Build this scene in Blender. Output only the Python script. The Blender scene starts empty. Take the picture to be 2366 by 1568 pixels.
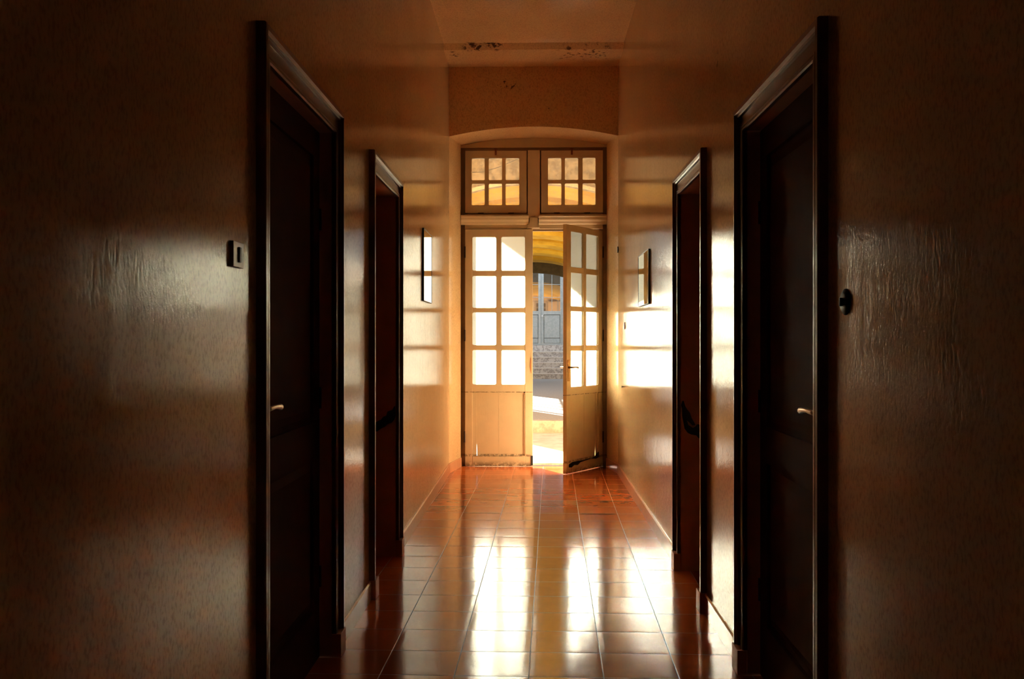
import bpy, bmesh, math, random
from mathutils import Vector, Matrix
random.seed(4)
SC = bpy.context.scene
COL = SC.collection
SC.view_settings.view_transform = 'Standard'
SC.view_settings.look = 'None'
SC.view_settings.gamma = 1.0
SC.view_settings.use_curve_mapping = False
SC.view_settings.exposure = 0.0

# ------------------------------------------------------------------ materials
class NT:
    def __init__(s, name):
        s.m = bpy.data.materials.new(name); s.m.use_nodes = True
        s.t = s.m.node_tree; s.t.nodes.clear()
        s.out = s.n('ShaderNodeOutputMaterial')
    def n(s, kind, **kw):
        nd = s.t.nodes.new(kind)
        for k, v in kw.items():
            if hasattr(nd, k): setattr(nd, k, v)
        return nd
    def l(s, a, b): s.t.links.new(a, b)
    def val(s, sock, v):
        if hasattr(v, 'is_linked') or isinstance(v, bpy.types.NodeSocket): s.l(v, sock)
        else: sock.default_value = v
    def math(s, op, a, b=0.0, c=0.0, clamp=False):
        nd = s.n('ShaderNodeMath', operation=op, use_clamp=clamp)
        for i, v in enumerate((a, b, c)): s.val(nd.inputs[i], v)
        return nd.outputs[0]
    def pos(s):
        return s.n('ShaderNodeNewGeometry').outputs['Position']
    def obj(s):
        return s.n('ShaderNodeTexCoord').outputs['Object']
    def scale(s, vec, sc):
        nd = s.n('ShaderNodeVectorMath', operation='MULTIPLY')
        s.l(vec, nd.inputs[0]); nd.inputs[1].default_value = sc
        return nd.outputs[0]
    def noise(s, vec, scale=1.0, detail=3.0, rough=.5):
        nd = s.n('ShaderNodeTexNoise'); s.l(vec, nd.inputs['Vector'])
        nd.inputs['Scale'].default_value = scale; nd.inputs['Detail'].default_value = detail
        nd.inputs['Roughness'].default_value = rough
        return nd.outputs['Fac']
    def ramp(s, fac, a, b, smooth=True):
        nd = s.n('ShaderNodeMapRange'); nd.interpolation_type = 'SMOOTHSTEP' if smooth else 'LINEAR'
        s.l(fac, nd.inputs['Value'])
        nd.inputs['From Min'].default_value = a; nd.inputs['From Max'].default_value = b
        return nd.outputs['Result']
    def mix(s, fac, a, b):
        nd = s.n('ShaderNodeMix', data_type='RGBA')
        s.val(nd.inputs['Factor'], fac)
        for i, v in ((6, a), (7, b)):
            if isinstance(v, bpy.types.NodeSocket): s.l(v, nd.inputs[i])
            else: nd.inputs[i].default_value = (*v, 1)
        return nd.outputs[2]
    def bump(s, h, strength, dist, normal=None):
        nd = s.n('ShaderNodeBump'); s.l(h, nd.inputs['Height'])
        nd.inputs['Strength'].default_value = strength; nd.inputs['Distance'].default_value = dist
        if normal: s.l(normal, nd.inputs['Normal'])
        return nd.outputs['Normal']
    def sep(s, vec):
        nd = s.n('ShaderNodeSeparateXYZ'); s.l(vec, nd.inputs[0]); return nd.outputs
    def bsdf(s, color, rough, metal=0.0, spec=.5, normal=None, coat=0.0):
        p = s.n('ShaderNodeBsdfPrincipled')
        if isinstance(color, bpy.types.NodeSocket): s.l(color, p.inputs['Base Color'])
        else: p.inputs['Base Color'].default_value = (*color, 1)
        s.val(p.inputs['Roughness'], rough)
        p.inputs['Metallic'].default_value = metal
        p.inputs['Specular IOR Level'].default_value = spec
        p.inputs['Coat Weight'].default_value = coat
        if normal: s.l(normal, p.inputs['Normal'])
        s.l(p.outputs[0], s.out.inputs['Surface'])
        return p

def simple(name, color, rough=.5, metal=0.0, vary=.12, nscale=12.0, bump=0.0, spec=.5):
    t = NT(name); v = t.pos()
    n = t.noise(v, nscale, 4)
    dark = tuple(c * (1 - vary) for c in color); lite = tuple(min(1, c * (1 + vary)) for c in color)
    nrm = t.bump(n, bump, .01) if bump else None
    t.bsdf(t.mix(n, dark, lite), rough, metal, spec, nrm)
    return t.m

M = {}
def box_mask(t, v, x0, x1, y0, y1, z0, z1, soft=.04):
    X, Y, Z = t.sep(v)
    r = None
    for s_, a, b in ((X, x0, x1), (Y, y0, y1), (Z, z0, z1)):
        if a is None: continue
        q = t.math('MULTIPLY', t.ramp(s_, a - soft, a + soft), t.math('SUBTRACT', 1.0, t.ramp(s_, b - soft, b + soft)))
        r = q if r is None else t.math('MULTIPLY', r, q)
    return r

def wall_paint(name, chips=()):
    t = NT(name); v = t.pos()
    big = t.noise(v, 1.3, 4)
    stip = t.noise(t.scale(v, (1, 1, .62)), 92, 3, .62)
    drip = t.noise(t.scale(v, (1, 1, .16)), 46, 3, .55)
    wav = t.noise(t.scale(v, (1, 1, .35)), 7, 3)
    c = t.mix(t.ramp(big, .3, .7), (.61, .39, .19), (.68, .45, .23))
    c = t.mix(t.math('MULTIPLY', t.math('SUBTRACT', 1.0, t.ramp(stip, .30, .56)), .42), c, (.22, .12, .05))
    for (b, n0, n1, sc) in chips:
        m = box_mask(t, v, *b)
        f = t.ramp(t.noise(v, sc, 4, .65), n0, n1)
        c = t.mix(t.math('MULTIPLY', m, f), c, (.10, .055, .03))
    n1 = t.bump(wav, .12, .010)
    n2 = t.bump(drip, .16, .0020, n1)
    n3 = t.bump(stip, .32, .0024, n2)
    r = t.math('ADD', .05, t.math('MULTIPLY', big, .04))
    t.bsdf(c, r, 0, .1, n3)
    return t.m
M['wall'] = wall_paint('ochre_gloss_plaster', [
    ((None, None, 9.0, 9.75, 2.5, 3.0, .06), .60, .68, 22),
    ((None, None, 9.75, 10.1, 1.4, 3.4, .05), .68, .74, 16),
    ((None, None, 4.38, 4.46, 2.6, 2.9, .02), .62, .66, 14)])
M['end_wall'] = wall_paint('ochre_gloss_plaster_over_the_arch', [
    ((-.45, .05, 9.3, 9.7, 3.84, 4.00, .06), .62, .68, 17),
    ((.1, .45, 9.3, 9.7, 3.64, 3.74, .05), .64, .70, 17)])
M['ceil'] = wall_paint('ochre_gloss_ceiling_plaster', [
    ((.25, .72, 8.95, 9.30, 3.9, 4.3, .06), .56, .62, 22),
    ((-.66, -.28, 8.92, 9.02, 3.9, 4.3, .03), .50, .56, 20),
    ((-.80, -.72, 9.0, 9.2, 3.9, 4.3, .03), .54, .60, 22)])

def floor_mat():
    t = NT('red_glazed_floor_tile'); v = t.pos()
    rot = t.n('ShaderNodeVectorRotate', rotation_type='Z_AXIS')
    t.l(v, rot.inputs['Vector']); rot.inputs['Angle'].default_value = .0196
    rot.inputs['Center'].default_value = (-.018, 3.77, 0)
    X, Y, Z = t.sep(rot.outputs[0])
    T = .2975
    cx = t.math('DIVIDE', t.math('ADD', X, .018 + 30 * T), T)
    cy = t.math('DIVIDE', t.math('ADD', Y, -4.083 + 30 * T), T)
    fx = t.math('FRACT', cx); fy = t.math('FRACT', cy)
    ex = t.math('MINIMUM', fx, t.math('SUBTRACT', 1.0, fx))
    ey = t.math('MINIMUM', fy, t.math('SUBTRACT', 1.0, fy))
    e = t.math('MINIMUM', ex, ey)
    tile = t.ramp(e, .004, .009)
    comb = t.n('ShaderNodeCombineXYZ')
    t.l(t.math('FLOOR', cx), comb.inputs[0]); t.l(t.math('FLOOR', cy), comb.inputs[1])
    wn = t.n('ShaderNodeTexWhiteNoise', noise_dimensions='3D'); t.l(comb.outputs[0], wn.inputs['Vector'])
    mott = t.noise(v, 9, 5)
    c1 = t.mix(wn.outputs['Value'], (.50, .105, .017), (.60, .14, .024))
    c2 = t.mix(t.ramp(mott, .30, .85), c1, (.49, .105, .020))
    col = t.mix(tile, (.42, .24, .14), c2)
    # tiles lie very slightly out of level with one another and the glaze ripples
    cush = t.ramp(e, .0, .10)
    warp = t.noise(t.scale(v, (1, .55, 1)), 26, 3, .5)
    n1 = t.bump(warp, .06, .006)
    n2 = t.bump(cush, .20, .0012, n1)
    n3 = t.bump(tile, .5, .0012, n2)
    tilt = t.n('ShaderNodeVectorMath', operation='SUBTRACT'); t.l(wn.outputs['Color'], tilt.inputs[0]); tilt.inputs[1].default_value = (.5, .5, .5)
    ts = t.n('ShaderNodeVectorMath', operation='SCALE'); t.l(tilt.outputs[0], ts.inputs[0]); ts.inputs['Scale'].default_value = .008
    ad = t.n('ShaderNodeVectorMath', operation='ADD'); t.l(n3, ad.inputs[0]); t.l(ts.outputs[0], ad.inputs[1])
    nm = t.n('ShaderNodeVectorMath', operation='NORMALIZE'); t.l(ad.outputs[0], nm.inputs[0])
    r = t.math('ADD', t.math('MULTIPLY', tile, -.33), t.math('ADD', .43, t.math('MULTIPLY', mott, .06)))
    t.bsdf(col, r, 0, .5, nm.outputs[0])
    return t.m
M['floor'] = floor_mat()

def cream_paint(name, base, worn=.0):
    t = NT(name); v = t.pos()
    n = t.noise(v, 7, 4); g = t.noise(v, 34, 4, .65)
    X, Y, Z = t.sep(v)
    c = t.mix(t.ramp(n, .3, .7), tuple(b * .92 for b in base), base)
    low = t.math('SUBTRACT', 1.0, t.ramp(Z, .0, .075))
    joint = t.math('SUBTRACT', 1.0, t.ramp(t.math('MINIMUM', t.math('ABSOLUTE', t.math('SUBTRACT', Z, .118)), t.math('MULTIPLY', 2.6, t.math('ABSOLUTE', t.math('SUBTRACT', Z, .785)))), .004, .020))  # upper band paints the shaded groove at the panel top; lower is joint grime
    dirt_and_groove = t.math('MULTIPLY', t.math('MAXIMUM', low, t.math('MULTIPLY', joint, .9)), t.ramp(g, .36, .56))
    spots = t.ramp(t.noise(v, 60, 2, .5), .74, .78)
    f = t.math('MAXIMUM', dirt_and_groove, t.math('MULTIPLY', spots, .8))
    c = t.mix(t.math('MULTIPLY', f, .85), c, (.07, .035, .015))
    n1 = t.bump(t.noise(t.scale(v, (1, 1, .2)), 55, 3), .25, .003)
    t.bsdf(c, .36, 0, .5, n1)
    return t.m
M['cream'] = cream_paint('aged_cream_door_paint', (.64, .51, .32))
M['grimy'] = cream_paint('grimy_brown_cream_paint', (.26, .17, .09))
M['casing'] = simple('brown_gloss_paint', (.17, .060, .020), .28, vary=.15, nscale=20, bump=.08, spec=.3)
M['leaf'] = simple('dark_brown_door_paint', (.11, .036, .011), .75, vary=.15, nscale=14, bump=.08, spec=.02)
M['lining'] = simple('reveal_brown_paint', (.56, .21, .08), .5, vary=.2, nscale=9, bump=.1)
M['skirt'] = simple('pinkish_skirting_tile', (.52, .24, .12), .22, vary=.12, nscale=18, bump=.05)
M['iron'] = simple('dark_worn_iron', (.055, .03, .02), .38, metal=.8, vary=.3, nscale=70)
M['brass'] = simple('tarnished_brass', (.42, .26, .11), .30, metal=1, vary=.3, nscale=60)
M['scuff'] = simple('black_scuffed_paint', (.012, .012, .012), .7, vary=.5, nscale=40)
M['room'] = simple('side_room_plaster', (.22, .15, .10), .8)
M['ivory'] = simple('ivory_switch_plastic', (.50, .38, .24), .35)
M['black'] = simple('black_plastic', (.012, .012, .012), .4)
M['mirror_frame'] = simple('dark_mirror_edge', (.02, .010, .008), .5)
M['mirror'] = simple('mirror_glass', (.86, .90, .84), .02, metal=1, vary=.02)

def frosted():
    t = NT('frosted_pattern_glass'); v = t.obj()
    X, Y, Z = t.sep(v)
    a = t.math('SINE', t.math('MULTIPLY', t.math('ADD', X, Z), 430))
    b = t.math('SINE', t.math('MULTIPLY', t.math('SUBTRACT', X, Z), 430))
    h = t.math('MULTIPLY', a, b)
    nrm = t.bump(h, .5, .002)
    col = t.mix(t.ramp(h, -.6, .8), (.80, .83, .74), (.92, .94, .86))
    tr = t.n('ShaderNodeBsdfTranslucent'); t.l(col, tr.inputs['Color']); t.l(nrm, tr.inputs['Normal'])
    gl = t.n('ShaderNodeBsdfGlossy'); gl.inputs['Roughness'].default_value = .25; t.l(nrm, gl.inputs['Normal'])
    fr = t.n('ShaderNodeFresnel'); fr.inputs['IOR'].default_value = 1.45
    rf = t.n('ShaderNodeBsdfRefraction'); t.l(col, rf.inputs['Color']); t.l(nrm, rf.inputs['Normal'])
    rf.inputs['Roughness'].default_value = .6; rf.inputs['IOR'].default_value = 1.42
    m0 = t.n('ShaderNodeMixShader'); m0.inputs[0].default_value = .86
    t.l(tr.outputs[0], m0.inputs[1]); t.l(rf.outputs[0], m0.inputs[2])
    mx = t.n('ShaderNodeMixShader'); t.l(fr.outputs[0], mx.inputs[0])
    t.l(m0.outputs[0], mx.inputs[1]); t.l(gl.outputs[0], mx.inputs[2])
    t.l(mx.outputs[0], t.out.inputs['Surface'])
    return t.m
M['frosted'] = frosted()
def clear():
    t = NT('dusty_clear_glass'); v = t.pos()
    tp = t.n('ShaderNodeBsdfTransparent'); tp.inputs['Color'].default_value = (.90, .88, .80, 1)
    df = t.n('ShaderNodeBsdfTranslucent'); df.inputs['Color'].default_value = (.75, .68, .52, 1)
    gl = t.n('ShaderNodeBsdfGlossy'); gl.inputs['Roughness'].default_value = .04
    fr = t.n('ShaderNodeFresnel'); fr.inputs['IOR'].default_value = 1.45
    m0 = t.n('ShaderNodeMixShader')
    t.l(t.math('ADD', .14, t.math('MULTIPLY', t.ramp(t.noise(v, 70, 4, .6), .4, .75), .16)), m0.inputs[0])
    t.l(tp.outputs[0], m0.inputs[1]); t.l(df.outputs[0], m0.inputs[2])
    mx = t.n('ShaderNodeMixShader'); t.l(fr.outputs[0], mx.inputs[0])
    t.l(m0.outputs[0], mx.inputs[1]); t.l(gl.outputs[0], mx.inputs[2])
    t.l(mx.outputs[0], t.out.inputs['Surface'])
    return t.m
M['clear'] = clear()

# outside
def stained(name, a, b, scale=4, rough=.8, lo=.35, hi=.65, bump=.2):
    t = NT(name); v = t.pos()
    n = t.noise(v, scale, 6, .6)
    t.bsdf(t.mix(t.ramp(n, lo, hi), a, b), rough, 0, .2 if rough > .9 else .4, t.bump(n, bump, .01))
    return t.m
M['facade'] = stained('sunlit_cream_render', (.62, .50, .34), (.72, .60, .42), 3)
M['porch'] = stained('pale_porch_paving', (.50, .46, .40), (.66, .62, .55), 5, .55)
M['asphalt'] = stained('grey_courtyard_concrete', (.30, .29, .28), (.38, .365, .35), 30, .85)
M['curb'] = stained('worn_yellow_curb_paint', (.36, .31, .24), (.55, .49, .39), 9, .8)
M['stone'] = stained('pale_threshold_stone', (.45, .38, .30), (.60, .54, .45), 14, .6)
M['vault'] = stained('ochre_vault_sheeting', (.40, .22, .014), (.60, .36, .028), 1.6, .95, .35, .65)
M['arch_rim'] = stained('shaded_olive_arch_edge', (.060, .042, .012), (.085, .058, .018), 8, .8)  # far arch face stands in shade; that shade is put into its colour
M['spandrel'] = stained('mottled_brown_render', (.17, .125, .075), (.40, .315, .205), 11, .95, .36, .64)
M['blue_wall'] = stained('pale_blue_grey_render', (.56, .61, .64), (.66, .70, .72), 5, .8)
M['blue_door'] = stained('faded_blue_grey_door_paint', (.33, .39, .40), (.42, .47, .48), 18, .6)
M['post'] = simple('grey_painted_steel_post', (.30, .28, .24), .5)
M['wire'] = simple('black_cable', (.02, .015, .01), .6)
def marble():
    t = NT('grey_veined_marble'); v = t.pos()
    w = t.noise(v, 5, 6, .7)
    vein = t.math('SUBTRACT', 1.0, t.ramp(t.math('ABSOLUTE', t.math('SUBTRACT', w, .5)), .0, .06))
    t.bsdf(t.mix(vein, (.50, .51, .51), (.25, .24, .24)), .45)
    return t.m
M['marble'] = marble()
M['nosing'] = simple('pale_step_edge', (.62, .62, .60), .5)
def farglass():
    t = NT('reflecting_far_window_glass')
    t.bsdf((.62, .56, .48), .03, .9, .5)
    return t.m
M['farglass'] = farglass()

# ------------------------------------------------------------------ mesh helpers
class MB:
    def __init__(s): s.bm = bmesh.new()
    def box(s, a, b, bevel=0.0):
        x0, y0, z0 = (min(p, q) for p, q in zip(a, b)); x1, y1, z1 = (max(p, q) for p, q in zip(a, b))
        r = bmesh.ops.create_cube(s.bm, size=1.0)
        for v in r['verts']:
            v.co = Vector((x0 + (v.co.x + .5) * (x1 - x0), y0 + (v.co.y + .5) * (y1 - y0), z0 + (v.co.z + .5) * (z1 - z0)))
        if bevel:
            es = list({e for v in r['verts'] for e in v.link_edges})
            bmesh.ops.bevel(s.bm, geom=es, offset=bevel, segments=2, affect='EDGES', profile=.6)
        return s
    def prism(s, pts, axis, a, b):
        """extrude polygon pts (2D) along axis 'x','y' or 'z' from a to b"""
        def P(p, h):
            return {'x': (h, p[0], p[1]), 'y': (p[0], h, p[1]), 'z': (p[0], p[1], h)}[axis]
        lo = [s.bm.verts.new(P(p, a)) for p in pts]; hi = [s.bm.verts.new(P(p, b)) for p in pts]
        s.bm.faces.new(lo); s.bm.faces.new(hi[::-1])
        n = len(pts)
        for i in range(n):
            s.bm.faces.new((lo[i], hi[i], hi[(i + 1) % n], lo[(i + 1) % n]))
        return s
    def loft(s, rings, cap=True, closed=True):
        vs = [[s.bm.verts.new(p) for p in r] for r in rings]
        for A, B in zip(vs, vs[1:]):
            n = len(A)
            for i in range(n if closed else n - 1):
                s.bm.faces.new((A[i], A[(i + 1) % n], B[(i + 1) % n], B[i]))
        if cap:
            s.bm.faces.new(vs[0][::-1]); s.bm.faces.new(vs[-1])
        return s
    def tube(s, pts, radii, seg=10):
        pts = [Vector(p) for p in pts]
        if not hasattr(radii, '__len__'): radii = [radii] * len(pts)
        rings = []; up = Vector((.13, .31, .94)).normalized()
        for i, p in enumerate(pts):
            d = (pts[min(i + 1, len(pts) - 1)] - pts[max(i - 1, 0)]).normalized()
            u = d.cross(up)
            if u.length < .05: u = d.cross(Vector((1, 0, 0)))
            u.normalize(); w = d.cross(u)
            rings.append([p + (u * math.cos(2 * math.pi * k / seg) + w * math.sin(2 * math.pi * k / seg)) * radii[i] for k in range(seg)])
        return s.loft(rings)
    def lathe(s, origin, axis, prof, seg=20):
        axis = Vector(axis).normalized(); u = axis.orthogonal().normalized(); w = axis.cross(u); o = Vector(origin)
        rings = [[o + axis * h + (u * math.cos(2 * math.pi * k / seg) + w * math.sin(2 * math.pi * k / seg)) * r for k in range(seg)] for r, h in prof]
        return s.loft(rings)
    def build(s, name, mat, parent=None, smooth=False):
        bmesh.ops.recalc_face_normals(s.bm, faces=s.bm.faces)
        me = bpy.data.meshes.new(name); s.bm.to_mesh(me); s.bm.free()
        if smooth:
            for p in me.polygons: p.use_smooth = True
        o = bpy.data.objects.new(name, me); me.materials.append(mat); COL.objects.link(o)
        if parent: o.parent = parent
        return o

def empty(name, loc=(0, 0, 0), rz=0.0):
    o = bpy.data.objects.new(name, None); COL.objects.link(o)
    o.location = loc; o.rotation_euler = (0, 0, rz); o.empty_display_size = .05
    return o
def tag(o, label, cat, group=None, structure=False):
    o['label'] = label; o['category'] = cat
    if group: o['group'] = group
    if structure: o['kind'] = 'structure'
    return o
def copy_tree(o, parent=None):
    c = o.copy(); COL.objects.link(c)
    if parent: c.parent = parent
    for ch in list(o.children): copy_tree(ch, c)
    return c

# ------------------------------------------------------------------ sizes (metres, corridor runs along +Y)
XL, XR = -.845, .850
WT = .25                      # side wall thickness
YE = 9.55                     # arch face
YD = 10.05                    # inner face of the end doors
YO = 10.36                    # outer face of the facade
ZT = 4.13
# casing outer edges and opening height of the four side doors
CW = .10
L1 = (2.885, 4.095, 2.312); L2 = (4.880, 5.965, 2.318)
R1 = (2.763, 3.920, 2.272); R2 = (4.680, 5.638, 2.280)

# ------------------------------------------------------------------ floor, ceiling, walls
o = MB().box((-3.0, -2.6, -.12), (3.0, 10.09, 0)).build('floor', M['floor'])
tag(o, 'glossy red glazed tile floor of the corridor', 'floor', structure=True)

b = MB().box((-1.15, -2.6, 4.125), (1.15, 8.97, 4.30))
b.prism([(8.94, 4.125), (8.99, 4.075), (9.60, 4.075), (9.60, 4.30), (8.94, 4.30)], 'x', -1.15, 1.15)
tag(b.build('ceiling', M['ceil']), 'flaking ochre plaster ceiling with a shallow beam before the arch', 'ceiling', structure=True)

def side_wall(name, x0, x1, doors, label):
    b = MB(); y = -2.6
    for (ya, yb, zt) in doors:
        a, c, h = ya + CW - .012, yb - CW + .012, zt - CW + .012
        b.box((x0, y, 0), (x1, a, ZT + .1)); b.box((x0, a, h), (x1, c, ZT + .1)); y = c
    b.box((x0, y, 0), (x1, YE + .02, ZT + .1))
    bmesh.ops.remove_doubles(b.bm, verts=b.bm.verts, dist=1e-5)
    tag(b.build(name, M['wall']), label, 'wall', structure=True)
side_wall('wall_left', XL - WT, XL, (L1, L2), 'stippled ochre plaster wall on the left with the light switch')
side_wall('wall_right', XR, XR + WT, (R1, R2), 'stippled ochre plaster wall on the right, brightly lit near the end')

# arched end wall : splayed reveals + arch face
b = MB()
for sx, xi in ((-1, -.765), (1, .775)):
    xw = XL if sx < 0 else XR
    xj = -.750 if sx < 0 else .760
    b.prism([(xw, YE), (xi, YD - .02), (xi, YD + .075), (xj, YD + .075), (xj, YO), (sx * 6, YO), (sx * 6, YD + .03), (sx * 1.1, YD + .03), (sx * 1.1, YE)], 'z', -.05, 3.43)
N = 24
arc = []
for i in range(N + 1):
    x = XL + (XR - XL) * i / N; q = (i / N - .5) * 2
    arc.append((x, 3.378 + .095 * (1 - q * q)))
b.prism([(-1.1, 3.36)] + arc + [(1.1, 3.36), (1.1, ZT + .1), (-1.1, ZT + .1)], 'y', YE, YD + .03)
b.prism([(-6, 3.40)] + [(x * .9, z - .06) for x, z in arc] + [(6, 3.40), (6, 5.2), (-6, 5.2)], 'y', YD + .075, YO)
tag(b.build('wall_end', M['end_wall']), 'end wall with a shallow plaster arch and splayed reveals round the doors', 'wall', structure=True)
tag(MB().box((-1.2, -2.75, -.1), (1.2, -2.6, ZT + .2)).build('wall_back', M['wall']), 'unlit wall behind the viewer closing the corridor', 'wall', structure=True)

# dark rooms behind the side doors
def side_room(name, sx, y0, y1, label):
    xa = sx * (1.095 if sx < 0 else 1.10); xb = sx * 2.7
    b = MB()
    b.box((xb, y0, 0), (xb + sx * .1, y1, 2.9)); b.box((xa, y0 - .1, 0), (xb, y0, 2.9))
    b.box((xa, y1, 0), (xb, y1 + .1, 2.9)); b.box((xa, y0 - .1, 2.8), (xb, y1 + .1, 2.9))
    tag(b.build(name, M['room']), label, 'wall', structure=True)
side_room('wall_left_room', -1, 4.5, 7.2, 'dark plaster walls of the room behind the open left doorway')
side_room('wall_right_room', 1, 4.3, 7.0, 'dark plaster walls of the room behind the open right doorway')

# skirting
def skirt(name, xw, sx, spans, label, end):
    b = MB()
    p = .012
    prof = [(0, 0), (p, 0), (p, .090), (p * .5, .098), (0, .098)]
    for (a, c) in spans:
        b.prism([(xw - sx * q, z) for q, z in prof], 'y', a, c)
    # splayed return beside the end door
    (xa, ya), (xb, yb) = end
    rings = [[(xa - sx * q, ya, z) for q, z in prof], [(xb - sx * q, yb, z) for q, z in prof]]
    b.loft(rings)
    tag(b.build(name, M['skirt']), label, 'baseboard', structure=True)
skirt('baseboard_left', XL, -1, [(-2.6, L1[0]), (L1[1], L2[0]), (L2[1], YE)], 'pinkish tile skirting along the left wall', ((XL, YE), (-.767, YD - .02)))
skirt('baseboard_right', XR, 1, [(-2.6, R1[0]), (R1[1], R2[0]), (R2[1], YE)], 'pinkish tile skirting along the right wall', ((XR, YE), (.777, YD - .02)))

# ------------------------------------------------------------------ side door casings
PROF = [(0, -.004), (0, .026), (.003, .031), (.021, .032), (.026, .022), (.033, .019), (.036, .010), (.076, .010),
        (.079, .017), (.084, .017), (.086, .012), (.089, .016), (.097, .016), (.100, .010), (.100, -.004)]
def casing(name, xw, sx, d, label):
    ya, yb, zt = d
    root = empty(name, (xw, (ya + yb) / 2, 0))
    loc = Vector(root.location)
    P = lambda x, y, z: Vector((x, y, z)) - loc
    for near in (True, False):
        f = (lambda w: ya + w) if near else (lambda w: yb - w)
        MB().loft([[P(xw - sx * p, f(w), .098) for w, p in PROF], [P(xw - sx * p, f(w), zt - w) for w, p in PROF]]).build('jamb_casing', M['casing'], root)
        a, c = f(-.003), f(CW + .002)
        MB().box(P(xw + sx * .004, a, .0), P(xw - sx * .036, c, .100), .003).build('plinth_block', M['lining'], root)
    MB().loft([[P(xw - sx * p, ya + w, zt - w) for w, p in PROF], [P(xw - sx * p, yb - w, zt - w) for w, p in PROF]]).build('head_casing', M['casing'], root)
    b = MB(); t = .012
    x0, x1 = xw - sx * .004, xw + sx * (WT + .004)
    b.box(P(x0, ya + CW - t, 0), P(x1, ya + CW, zt - CW)); b.box(P(x0, yb - CW, 0), P(x1, yb - CW + t, zt - CW))
    b.box(P(x0, ya + CW - t, zt - CW), P(x1, yb - CW + t, zt - CW + t))
    b.build('reveal_lining', M['lining'], root)
    tag(root, label, 'door frame', structure=True)
    return root
c1 = casing('trim_1', XL, -1, L1, 'moulded brown casing of the near left door, beside the light switch')
c2 = casing('trim_2', XL, -1, L2, 'moulded brown casing round the far left doorway')
c3 = casing('trim_3', XR, 1, R1, 'moulded brown casing of the near right door, in deep shadow')
c4 = casing('trim_4', XR, 1, R2, 'moulded brown casing round the far right doorway')

def scuff(root, xw, sx, yf, pts, name='paint_scuff'):
    """worn black patch on the far reveal of an open doorway; pts are (depth into wall, z)"""
    loc = Vector(root.location); b = MB()
    b.prism([(xw + sx * dx - loc.x, z - loc.z) for dx, z in pts], 'y', yf - .003 - loc.y, yf + .001 - loc.y)
    b.build(name, M['scuff'], root)['label'] = 'black scuffed patch on the far reveal'
scuff(c2, XL, -1, L2[1] - CW, [(.006, .925), (.012, .93), (.026, .905), (.055, .895), (.062, .87), (.082, .862), (.095, .845), (.128, .83),
                               (.145, .815), (.145, .785), (.135, .772), (.118, .772), (.095, .79), (.07, .802), (.05, .82), (.03, .825), (.012, .845), (.004, .87)])
scuff(c4, XR, 1, R2[1] - CW, [(.014, .985), (.022, .985), (.03, .955), (.042, .935), (.058, .915), (.068, .885), (.082, .86), (.090, .845), (.072, .842),
                              (.052, .862), (.040, .872), (.048, .845), (.075, .828), (.09, .836), (.098, .850), (.112, .848), (.117, .825), (.112, .80), (.122, .785),
                              (.12, .77), (.108, .768), (.095, .785), (.065, .79), (.045, .80), (.026, .825), (.020, .86), (.012, .90), (.012, .94), (.006, .96)])

# lever handle: origin on the leaf face, local +x along the lever, +y out of the face
def lever(parent, loc, rz, mirror=1, L=.115, plate=(.036, .215), mat=None):
    h = empty('door_handle', loc, rz); h.parent = parent
    m = mat or M['iron']
    MB().box((-plate[0] / 2, -.001, -plate[1] * .64), (plate[0] / 2, .006, plate[1] * .36), .002).build('back_plate', m, h)
    s = mirror
    b = MB().lathe((0, .004, 0), (0, 1, 0), [(.013, 0), (.013, .008), (.009, .012), (.009, .046), (.0, .047)], 14)
    b.tube([(0, .042, 0), (s * .02, .046, 0), (s * L * .55, .046, .002), (s * L * .85, .045, -.001), (s * L, .043, -.004)], [.009, .0085, .007, .009, .011], 10)
    b.build('lever', m, h, True)
    MB().lathe((0, .004, -.085), (0, 1, 0), [(.009, 0), (.009, .004), (.0, .0045)], 12).build('keyhole_rose', m, h)
    return h

# closed brown panelled leaves of the near doors
def side_leaf(name, xw, sx, d, label):
    ya, yb, zt = d
    y0, y1, z1 = ya + CW + .003, yb - CW - .003, zt - CW - .003
    w = y1 - y0
    root = empty(name, (xw + sx * .055, y0, 0))
    # local: x = depth (face at 0, body towards sx), y along the leaf, z up
    b = MB(); T = sx * .04
    st = .105
    b.box((0, 0, .006), (T, st, z1)); b.box((0, w - st, .006), (T, w, z1))
    rails = [(.006, .22), (.86, 1.0), (z1 - .115, z1)]
    for a, c in rails: b.box((0, st, a), (T, w - st, c))
    b.build('leaf_frame', M['leaf'], root)
    for a, c in ((.22, .86), (1.0, z1 - .115)):
        pb = MB().box((T * .35, st, a), (T * .7, w - st, c))
        # raised field
        i = .045
        lo = [(T * .35, st + i * .5, a + i * .5), (T * .35, w - st - i * .5, a + i * .5), (T * .35, w - st - i * .5, c - i * .5), (T * .35, st + i * .5, c - i * .5)]
        hi = [(T * .12, st + i * 1.2, a + i * 1.2), (T * .12, w - st - i * 1.2, a + i * 1.2), (T * .12, w - st - i * 1.2, c - i * 1.2), (T * .12, st + i * 1.2, c - i * 1.2)]
        pb.loft([lo, hi]); pb.build('panel', M['leaf'], root)
    lever(root, (0, .062, 1.115), math.pi / 2 if sx > 0 else -math.pi / 2, mirror=1 if sx > 0 else -1, L=.16, mat=M['brass'])
    for z in (.3, 1.05, 1.8):
        MB().lathe((-sx * .002, w - .002, z), (0, 0, 1), [(.007, 0), (.007, .09)], 10).build('hinge', M['iron'], root)
    tag(root, label, 'door', structure=True)
side_leaf('door_3', XL, -1, L1, 'closed dark brown panelled door, nearest on the left wall')
side_leaf('door_4', XR, 1, R1, 'closed dark brown panelled door, nearest on the right wall, with a glinting handle')

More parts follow.
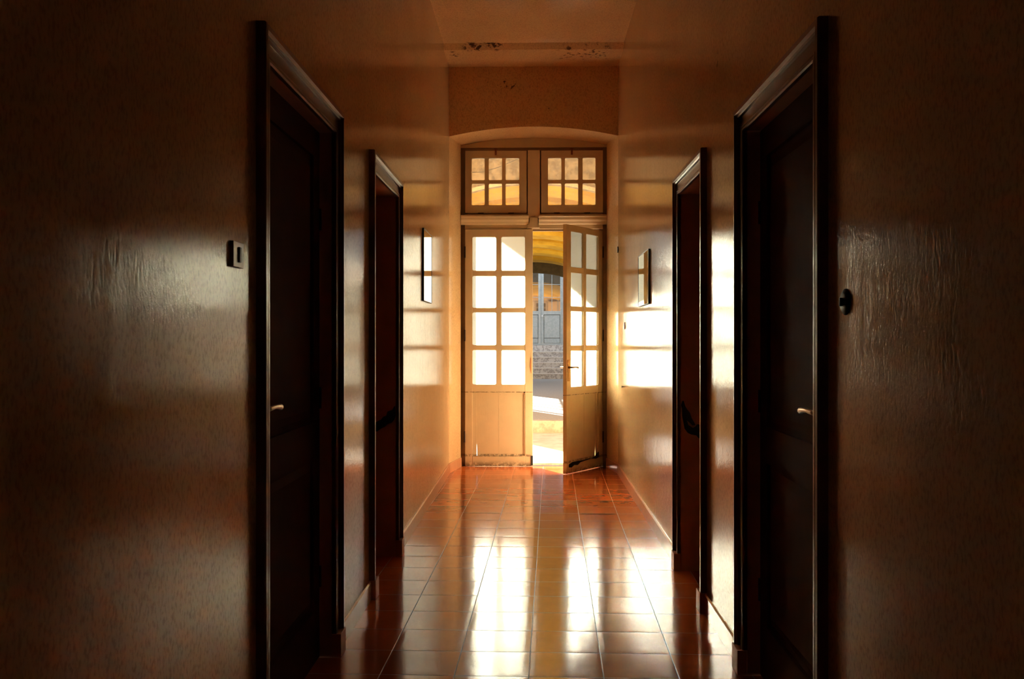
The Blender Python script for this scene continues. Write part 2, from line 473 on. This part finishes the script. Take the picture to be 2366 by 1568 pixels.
# ------------------------------------------------------------------ end door frame with transom
fr = empty('trim_5', (0, YD, 0))
F0, F1 = .012, .075      # frame depth (local y)
FX0, FX1 = -.765, .775
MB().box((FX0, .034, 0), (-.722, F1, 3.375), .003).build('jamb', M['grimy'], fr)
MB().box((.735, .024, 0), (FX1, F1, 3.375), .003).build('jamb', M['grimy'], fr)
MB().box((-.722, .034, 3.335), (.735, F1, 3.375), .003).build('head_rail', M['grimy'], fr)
hb = [(FX0 - .02, 3.37)] + [(x * .93, z + .03) for x, z in arc] + [(FX1 + .02, 3.37)]
MB().prism(hb, 'y', .024, F1).build('arched_head_board', M['cream'], fr)
MB().box((-.058, -.012, 2.62), (.070, F1, 3.335), .004).build('mullion', M['cream'], fr)
MB().box((-.062, F0, 2.508), (.735, F1, 2.67), .003).build('transom_rail', M['cream'], fr)
MB().box((-.722, F0, 2.508), (-.062, F1, 2.67), .003).build('transom_rail', M['cream'], fr)
MB().prism([(-.034, 2.62), (.046, 2.62), (.050, 2.565), (.062, 2.535), (.066, 2.515), (-.062, 2.515), (-.056, 2.535), (-.040, 2.565)], 'y', -.030, F0 + .004).build('mullion_foot', M['cream'], fr)
for (xa, xb) in ((-.762, -.048), (.058, .772)):
    prof = [(.014, 2.650), (-.040, 2.650), (-.046, 2.645), (-.046, 2.632), (-.040, 2.626), (-.034, 2.600), (-.020, 2.580), (-.012, 2.560), (-.004, 2.552), (.014, 2.552)]
    MB().prism([(y, z) for y, z in prof], 'x', xa, xb).build('sill_moulding', M['cream'], fr)
b = MB()
for xa, xb in ((-.730, -.700), (.692, .740)): b.box((xa, .0455, 0), (xb, F1 - .002, 2.52))
for xa, xb in ((-.730, -.700), (-.085, -.050), (.062, .100), (.715, .740)): b.box((xa, .037, 2.66), (xb, F1 - .002, 3.34))
for xa, xb in ((-.730, -.050), (.062, .740)):
    b.box((xa, .037, 2.66), (xb, F1 - .002, 2.700)); b.box((xa, .037, 3.312), (xb, F1 - .002, 3.345))
b.box((-.722, .042, 2.488), (.735, F1 - .002, 2.515))
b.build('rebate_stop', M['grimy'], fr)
tag(fr, 'old cream painted door frame with mullion, transom and moulded sills under the arch', 'door frame', structure=True)

def sash(name, x0, x1, cols, rows, label):
    z0, z1 = 2.676, 3.330
    root = empty(name, ((x0 + x1) / 2, YD, z0)); L = Vector(root.location)
    P = lambda x, y, z: Vector((x, YD + y, z)) - L
    b = MB(); ya, yb = -.008, .035
    b.box(P(x0, ya, z0), P(cols[0][0], yb, z1)); b.box(P(cols[-1][1], ya, z0), P(x1, yb, z1))
    b.box(P(cols[0][0], ya, z0), P(cols[-1][1], yb, rows[-1][0])); b.box(P(cols[0][0], ya, rows[0][1]), P(cols[-1][1], yb, z1))
    # stepped inner moulding
    m = .014
    cx0, cx1, rz0, rz1 = cols[0][0] - m, cols[-1][1] + m, rows[-1][0] - m, rows[0][1] + m
    for (p, q) in (((cx0, rz0), (cx0 + m * .7, rz1)), ((cx1 - m * .7, rz0), (cx1, rz1)), ((cx0, rz0), (cx1, rz0 + m * .7)), ((cx0, rz1 - m * .7), (cx1, rz1))):
        b.box(P(p[0], ya - .006, p[1]), P(q[0], ya + .002, q[1]))
    b.build('sash_frame', M['cream'], root)
    b = MB()
    for a, c in zip(cols, cols[1:]):
        b.box(P(a[1], -.002, rows[-1][0]), P(c[0], .03, rows[0][1]))
    for a, c in zip(rows, rows[1:]):
        b.box(P(cols[0][0], .0, c[1]), P(cols[-1][1], .028, a[0]))
    for (xa, xb) in cols:
        for (za, zb) in rows:
            k = .009
            for (cx, cz, ux, uz) in ((xa, za, 1, 1), (xb, za, -1, 1), (xa, zb, 1, -1), (xb, zb, -1, -1)):
                b.prism([(cx - L.x, cz - L.z), (cx + ux * k - L.x, cz - L.z), (cx - L.x, cz + uz * k - L.z)], 'y', .004, .026)
    b.build('glazing_bars', M['cream'], root)
    MB().box(P(cols[0][0] - .004, .014, rows[-1][0] - .004), P(cols[-1][1] + .004, .018, rows[0][1] + .004)).build('panes', M['clear'], root)
    xm = (x0 + x1) / 2
    b = MB().box(P(xm - .012, -.022, z1 - .045), P(xm + .008, -.006, z1 + .024), .003)
    b.box(P(xm - .02, -.018, z1 + .008), P(xm + .016, -.006, z1 + .022), .002)
    b.build('catch', M['casing'], root)
    for dx in (-.16, .16):
        MB().lathe(P(xm + dx - .03, -.004, z0 - .002), (1, 0, 0), [(.006, 0), (.006, .06)], 8).build('hinge', M['iron'], root)
    tag(root, label, 'window', structure=True)
ROWS = [(3.022, 3.252), (2.757, 2.985)]
sash('window_1', -.717, -.069, [(-.650, -.513), (-.470, -.329), (-.292, -.147)], ROWS, 'small six-pane fanlight over the left door leaf')
sash('window_2', .084, .734, [(.155, .297), (.333, .474), (.520, .656)], ROWS, 'small six-pane fanlight over the open right door leaf')

def glazed_leaf(name, hinge, sx, W, ztop, rz, cols, label, panel_slit):
    """local x runs from the hinge stile to the meeting stile, times sx; inner face is y=0"""
    root = empty(name, hinge, rz)
    X = lambda x: sx * x
    rows = [(2.067, 2.424), (1.674, 2.012), (1.280, 1.627), (.864, 1.229)]
    zb = .005; T = .042
    a0, a1 = cols[0][0], cols[-1][1]
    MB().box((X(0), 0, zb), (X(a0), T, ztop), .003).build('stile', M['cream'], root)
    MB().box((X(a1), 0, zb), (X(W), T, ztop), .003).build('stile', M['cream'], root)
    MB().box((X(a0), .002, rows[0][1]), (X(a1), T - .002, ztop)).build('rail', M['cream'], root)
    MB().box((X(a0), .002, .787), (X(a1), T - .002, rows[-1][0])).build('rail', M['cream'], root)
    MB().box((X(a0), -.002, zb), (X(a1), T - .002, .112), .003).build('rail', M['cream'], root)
    b = MB()
    for p, q in zip(cols, cols[1:]): b.box((X(p[1]), .003, rows[-1][0]), (X(q[0]), T - .004, rows[0][1]))
    for p, q in zip(rows, rows[1:]): b.box((X(a0), .004, q[1]), (X(a1), T - .005, p[0]))
    for (xa, xb) in cols:
        for (za, zc) in rows:
            k = .012
            for (cx, cz, ux, uz) in ((xa, za, 1, 1), (xb, za, -1, 1), (xa, zc, 1, -1), (xb, zc, -1, -1)):
                b.prism([(X(cx), cz), (X(cx + ux * k), cz), (X(cx), cz + uz * k)], 'y', .006, T - .008)
    b.build('glazing_bars', M['cream'], root)
    MB().box((X(a0 - .004), .022, rows[-1][0] - .004), (X(a1 + .004), .026, rows[0][1] + .004)).build('panes', M['frosted'], root)
    # panel of two boards, shrunk so that a sliver of daylight shows at its lower corner
    xm = (a0 + a1) / 2; p0, p1 = .112, .787
    s0 = a0 + .045
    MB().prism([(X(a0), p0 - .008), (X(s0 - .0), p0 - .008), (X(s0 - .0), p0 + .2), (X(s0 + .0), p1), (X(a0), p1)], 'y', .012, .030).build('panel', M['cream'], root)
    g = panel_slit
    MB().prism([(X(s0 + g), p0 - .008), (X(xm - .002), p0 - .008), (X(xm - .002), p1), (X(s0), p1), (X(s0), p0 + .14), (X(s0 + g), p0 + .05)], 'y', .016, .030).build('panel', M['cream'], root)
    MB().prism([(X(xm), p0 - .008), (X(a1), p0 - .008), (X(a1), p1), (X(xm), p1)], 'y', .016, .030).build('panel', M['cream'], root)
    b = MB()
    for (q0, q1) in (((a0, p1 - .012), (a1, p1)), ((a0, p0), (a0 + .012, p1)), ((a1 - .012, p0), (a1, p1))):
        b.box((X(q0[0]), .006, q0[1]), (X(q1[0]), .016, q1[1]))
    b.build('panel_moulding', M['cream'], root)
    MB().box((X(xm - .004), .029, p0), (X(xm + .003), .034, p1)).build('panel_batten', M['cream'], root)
    for z in (.25, 1.32, 2.2):
        MB().lathe((X(-.004), -.004, z), (0, 0, 1), [(.0, 0), (.009, .004), (.009, .12), (.0, .126)], 10).build('hinge', M['iron'], root)
    tag(root, label, 'door', structure=True)
    return root
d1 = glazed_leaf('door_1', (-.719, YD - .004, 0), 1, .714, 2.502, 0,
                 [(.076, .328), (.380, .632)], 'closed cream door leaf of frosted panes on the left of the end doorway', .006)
MB().prism([(.692, 1.15), (.697, 1.15), (.700, 1.13), (.700, .99), (.697, .985), (.690, 1.03), (.686, 1.06), (.690, 1.11)], 'y', -.004, .004).build('latch_keeper', M['lining'], d1)
MB().box((.694, -.006, .014), (.716, .036, .115)).build('worn_corner', M['scuff'], d1)
PHI = math.atan2(.61, .40)
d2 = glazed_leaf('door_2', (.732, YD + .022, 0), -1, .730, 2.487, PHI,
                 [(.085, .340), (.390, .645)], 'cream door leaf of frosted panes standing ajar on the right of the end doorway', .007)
lever(d2, (-.694, 0, 1.062), math.pi, mirror=-1, mat=M['brass'])
lever(d2, (-.694, .042, 1.062), 0, mirror=1, mat=M['brass'])
b = MB()
b.prism([(-.690, .096), (-.62, .112), (-.52, .113), (-.40, .110), (-.28, .116), (-.26, .108), (-.38, .100), (-.47, .094), (-.52, .072), (-.59, .080), (-.64, .060), (-.69, .066)], 'y', -.005, .0)
b.prism([(-.24, .108), (-.16, .128), (-.10, .165), (-.088, .160), (-.086, .108), (-.15, .098)], 'y', -.005, .0)
b.build('rotten_patch', M['scuff'], d2)

# stone threshold
tag(MB().box((-.745, YD + .08, 0), (.755, YO + .05, .028), .006).build('threshold', M['stone']), 'pale stone threshold under the end doors', 'threshold', structure=True)

# ------------------------------------------------------------------ things on the walls
def mirror_panel(name, x, sx, y0, y1, z0, z1, label, tilt):
    root = empty(name, (x, (y0 + y1) / 2, z0)); w = (y1 - y0) / 2; h = z1 - z0
    f = .012
    b = MB()
    x0, x1 = 0, -sx * .014
    b.box((x0, -w, 0), (x1, -w + f * .4, h)); b.box((x0, w - f * .4, 0), (x1, w, h)); b.box((x0, -w, 0), (x1, w, f * .4)); b.box((x0, -w, h - f * .4), (x1, w, h))
    b.build('frame', M['mirror_frame'], root)
    MB().box((-sx * .001, -w + .002, .002), (-sx * .012, w - .002, h - .002)).build('glass', M['mirror'], root)
    root.rotation_euler = (0, tilt, 0)
    tag(root, label, 'mirror', 'small wall mirrors')
mirror_panel('wall_mirror', XL, -1, 7.235, 7.80, 1.635, 2.19, 'small thin-edged mirror hung on the left wall, higher of the two', 0)
mirror_panel('wall_mirror', XR, 1, 6.94, 7.62, 1.60, 2.00, 'small thin-edged mirror hung on the right wall, lower of the two', 0)

s = empty('light_switch', (XL, 2.683, 1.578))
MB().box((-.002, -.050, -.034), (.011, .045, .038), .002).build('cover_plate', M['ivory'], s)
MB().box((.009, -.008, -.020), (.016, .010, .024), .003).build('rocker', M['black'], s)
tag(s, 'square ivory light switch on the left wall by the near door', 'light switch', 'light switches')
s = empty('light_switch', (XR, 2.605, 1.442))
MB().lathe((.002, 0, 0), (-1, 0, 0), [(.036, 0), (.036, .006), (.028, .011), (.018, .013), (0, .0135)], 24).build('dome', M['black'], s, True)
MB().box((-.019, -.004, -.012), (-.010, .004, .012), .002).build('toggle', M['black'], s)
tag(s, 'round black dome switch in shadow on the right wall', 'light switch', 'light switches')

b = MB().lathe((XR + .002, 8.92, .898), (-1, 0, 0), [(.004, 0), (.004, .02), (.010, .022), (.010, .026), (0, .027)], 10)
tag(b.build('wall_nail', M['iron']), 'small dark nail low on the right wall', 'nail')
b = MB(); b.prism([(9.48, 2.24), (9.505, 2.265), (9.53, 2.25), (9.535, 2.225), (9.515, 2.205), (9.49, 2.215)], 'x', XR + .002, XR - .012)
tag(b.build('wall_plug', M['iron']), 'broken dark wall plug high on the right wall near the open leaf', 'wall plug')
b = MB().box((XR + .002, 8.83, 1.435), (XR - .008, 8.87, 1.50), .002)
tag(b.build('cover_plate', M['skirt']), 'tiny cover plate at eye height on the right wall', 'cover plate')

# ------------------------------------------------------------------ outside
tag(MB().box((-6, YO, -.15), (6, 13.70, -.004)).build('porch_paving', M['porch']), 'pale sunlit paving of the porch beyond the doors', 'paving', structure=True)
tag(MB().box((-30, 13.88, -.15), (30, 60, .168)).build('courtyard_ground', M['asphalt']), 'grey courtyard floor crossed by patches of sun', 'ground', structure=True)
tag(MB().box((-6, 13.70, -.15), (6, 13.88, .172), .008).build('curb', M['curb']), 'worn yellow curb between porch and courtyard', 'curb', structure=True)

# flat porch roof, unseen; left edge and length set to cut the sun
tag(MB().box((-2.61, YO, 4.0), (2.7, 17.6, 4.16)).build('porch_shade_roof', M['spandrel']), 'unseen flat roof slab over the porch, edge placed to shade the doors', 'roof', structure=True)

# barrel-vaulted canopy over the walk
VX, VR, VC = 1.25, 3.3, 3.55
def vz(x, r=VR, c=VC): return c - (r - math.sqrt(r * r - x * x))
root = empty('vaulted_canopy', (0, 20.6, .168)); L = Vector(root.location)
NX = 20; band = 2.07; y0 = 13.52
xs = [-VX + 2 * VX * i / NX for i in range(NX + 1)]
prof = []
y = 13.52; k = 0
ys = [13.52 + .12] + [15.35 + 2.07 * k for k in range(7)]
cuts = [y for y in ys if y < 27.6] + [27.78]
for a, c in zip(cuts, cuts[1:]):
    for f, dz in ((0, .02), (.05, -.05), (.2, -.075), (.45, -.05), (.75, .03), (.93, .10), (1.0, .13)):
        prof.append((a + (c - a) * f * .999, dz))
b = MB()
b.loft([[Vector((x, y, vz(x) + dz)) - L for x in xs] + [Vector((x, y, vz(x) + .16)) - L for x in xs[::-1]] for y, dz in prof])
v = b.build('vault_sheeting', M['vault'], root)
rim = [(x, vz(x) - .27) for x in xs] + [(x, vz(x) + .20) for x in xs[::-1]]
MB().prism([(x - L.x, z - L.z) for x, z in rim], 'y', 27.78 - L.y, 27.95 - L.y).build('end_rim', M['arch_rim'], root)
sp = [(x, vz(x)) for x in xs] + [(VX + .02, 4.0), (-VX - .02, 4.0)]
MB().prism([(x - L.x, z - L.z) for x, z in sp], 'y', 13.50 - L.y, 13.64 - L.y).build('arched_spandrel', M['spandrel'], root)
MB().prism([(x - L.x, z - L.z) for x, z in [(x, vz(x)) for x in xs] + [(x, vz(x) + .05) for x in xs[::-1]]], 'y', 13.47 - L.y, 13.51 - L.y).build('arch_moulding', M['facade'], root)
for x, yy in ((-1.2, 18.2), (-1.2, 27.7), (1.2, 13.8), (1.2, 20.6), (1.2, 27.7)):
    MB().box((x - .04, yy - .04 - L.y, 0), (x + .04, yy + .04 - L.y, 3.2), .004).build('post', M['post'], root)
for x in (-1.2, 1.2):
    MB().box((x - .04, 13.66 - L.y, 3.13), (x + .04, 27.9 - L.y, 3.20)).build('side_beam', M['post'], root)
tag(root, 'ochre barrel-vaulted canopy over the walk, seen through the open gap', 'canopy')

# unseen walls added: left pair shades the walk beside a grille, right bounces light
tag(MB().box((-2.0, 16.1, .168), (-1.85, 19.25, 2.4)).build('wall_shade_near', M['spandrel']), 'added low wall left of the walk, shading the floor nearer the porch', 'wall', structure=True)
tag(MB().box((-2.0, 23.7, .168), (-1.85, 28.3, 2.9)).build('wall_shade_far', M['spandrel']), 'added low wall left of the walk, shading the floor by the far steps', 'wall', structure=True)
tag(MB().box((2.3, 14.2, .168), (2.5, 28.3, 2.9)).build('wall_bounce_right', M['facade']), 'added wall along the right of the walk, bouncing light back', 'wall', structure=True)
root = empty('iron_grille', (-1.92, 19.25, .168))
for z in (.5, 1.15, 1.32, 1.75):
    MB().box((-.02, 0, z), (.02, 4.45, z + .05)).build('rail', M['iron'], root)
for yy in (1.4, 2.0, 2.9):
    MB().box((-.02, yy, 0), (.02, yy + .06, 1.8)).build('bar', M['iron'], root)
tag(root, 'low iron grille between the two added shade walls left of the walk', 'grille')

# far building
YF = 29.95
tag(MB().box((-3.4, YF + .12, .168), (.245 - .78, YF + .5, 5.0)).box((.245 + .78, YF + .12, .168), (8, YF + .5, 5.0)).box((.245 - .78, YF + .12, 3.9), (.245 + .78, YF + .5, 5.0)).box((-.6, YF + .4, .9), (1.1, YF + .5, 4.0)).build('wall_far_building', M['blue_wall']), 'pale blue-grey facade across the courtyard', 'wall', structure=True)
st = empty('stone_steps', (.2, 28.3, .168))
for k in range(1, 6):
    z = .16 * k; yk = .28 * (k - 1)
    MB().box((-3, yk, z - .16), (3, 1.66, z - .022)).build('riser', M['marble'], st)
    MB().box((-3.02, yk - .02, z - .022), (3.02, 1.66, z)).build('tread', M['nosing'], st)
tag(st, 'grey veined marble steps up to the blue-grey door across the courtyard', 'steps')
dd = empty('blue_double_door', (.245, YF, .97)); zd = .97
MB().box((-.80, -.12, 0), (.80, .3, .19)).build('door_sill', M['marble'], dd)
MB().box((.685, -.02, .19), (.80, .15, 2.95)).build('frame_post', M['blue_wall'], dd)
MB().box((-.80, -.02, .19), (-.685, .15, 2.95)).build('frame_post', M['blue_wall'], dd)
MB().box((-.80, -.02, 2.85), (.80, .15, 2.95)).build('frame_head', M['blue_wall'], dd)
for sx in (1, -1):
    X = lambda x: sx * x
    b = MB()
    gz0 = 2.235 - zd
    b.box((X(.004), .02, .20), (X(.085), .07, 2.85)); b.box((X(.605), .02, .20), (X(.68), .07, 2.85))
    b.box((X(.085), .02, gz0 - .11), (X(.605), .07, gz0)); b.box((X(.085), .02, 2.74), (X(.605), .07, 2.85)); b.box((X(.085), .02, .20), (X(.605), .07, .25))
    b.build('leaf_frame', M['blue_door'], dd)
    MB().box((X(.10), .035, .425), (X(.59), .055, gz0 - .125)).build('door_panel', M['blue_door'], dd)
    MB().box((X(.10), .035, .265), (X(.59), .055, .405)).build('door_panel', M['blue_door'], dd)
    b = MB()
    b.box((X(.335), .028, gz0), (X(.350), .06, 2.74))
    for z in (2.655 - zd, 3.06 - zd, 3.46 - zd): b.box((X(.085), .03, z), (X(.605), .06, z + .014))
    b.build('glazing_bars', M['blue_door'], dd)
    MB().box((X(.08), .044, gz0 - .005), (X(.61), .050, 2.745)).build('panes', M['farglass'], dd)
MB().lathe((.045, .022, 1.10), (0, -1, 0), [(.02, 0), (.02, .02), (.03, .04), (.0, .06)], 12).build('door_knob', M['nosing'], dd)
tag(dd, 'faded blue-grey glazed double door at the top of the far steps', 'door')

# overhead cable under the porch roof
pts = [(x, 12.4, z) for x, z in ((-1.4, 4.0), (-1.3, 3.66), (-1.0, 3.55), (-.82, 3.52), (-.66, 3.522), (-.46, 3.58), (-.21, 3.685), (.0, 3.80), (.3, 4.0))]
tag(MB().tube(pts, .0045, 6).build('hanging_cable', M['wire']), 'thin black cable sagging under the porch roof behind the fanlight', 'cable')

# ------------------------------------------------------------------ daylight
sun = bpy.data.lights.new('sun', 'SUN'); sun.energy = 63.0; sun.angle = math.radians(.55); sun.color = (1, .90, .76)
so = bpy.data.objects.new('sun', sun); COL.objects.link(so)
dirv = Vector((.262, -.52, -.190)).normalized()
so.rotation_euler = dirv.to_track_quat('-Z', 'Y').to_euler(); so.location = (-8, 28, 9)
w = bpy.data.worlds.new('sky'); SC.world = w; w.use_nodes = True
nt = w.node_tree; bg = nt.nodes['Background']
bg.inputs[0].default_value = (.78, .88, 1.0, 1); bg.inputs[1].default_value = 1.8

# ------------------------------------------------------------------ camera
cam = bpy.data.cameras.new('camera'); cam.sensor_width = 36; cam.lens = 36 * 2200 / 2366
cam.clip_start = .02; cam.clip_end = 200
co = bpy.data.objects.new('camera', cam); COL.objects.link(co)
co.location = (0, 0, 1.34); co.rotation_euler = (math.pi / 2, 0, math.atan(49 / 2200))
SC.camera = co
SC.cycles.max_bounces = 16; SC.cycles.diffuse_bounces = 8; SC.cycles.glossy_bounces = 6; SC.cycles.transmission_bounces = 8
SC.cycles.sample_clamp_indirect = 0
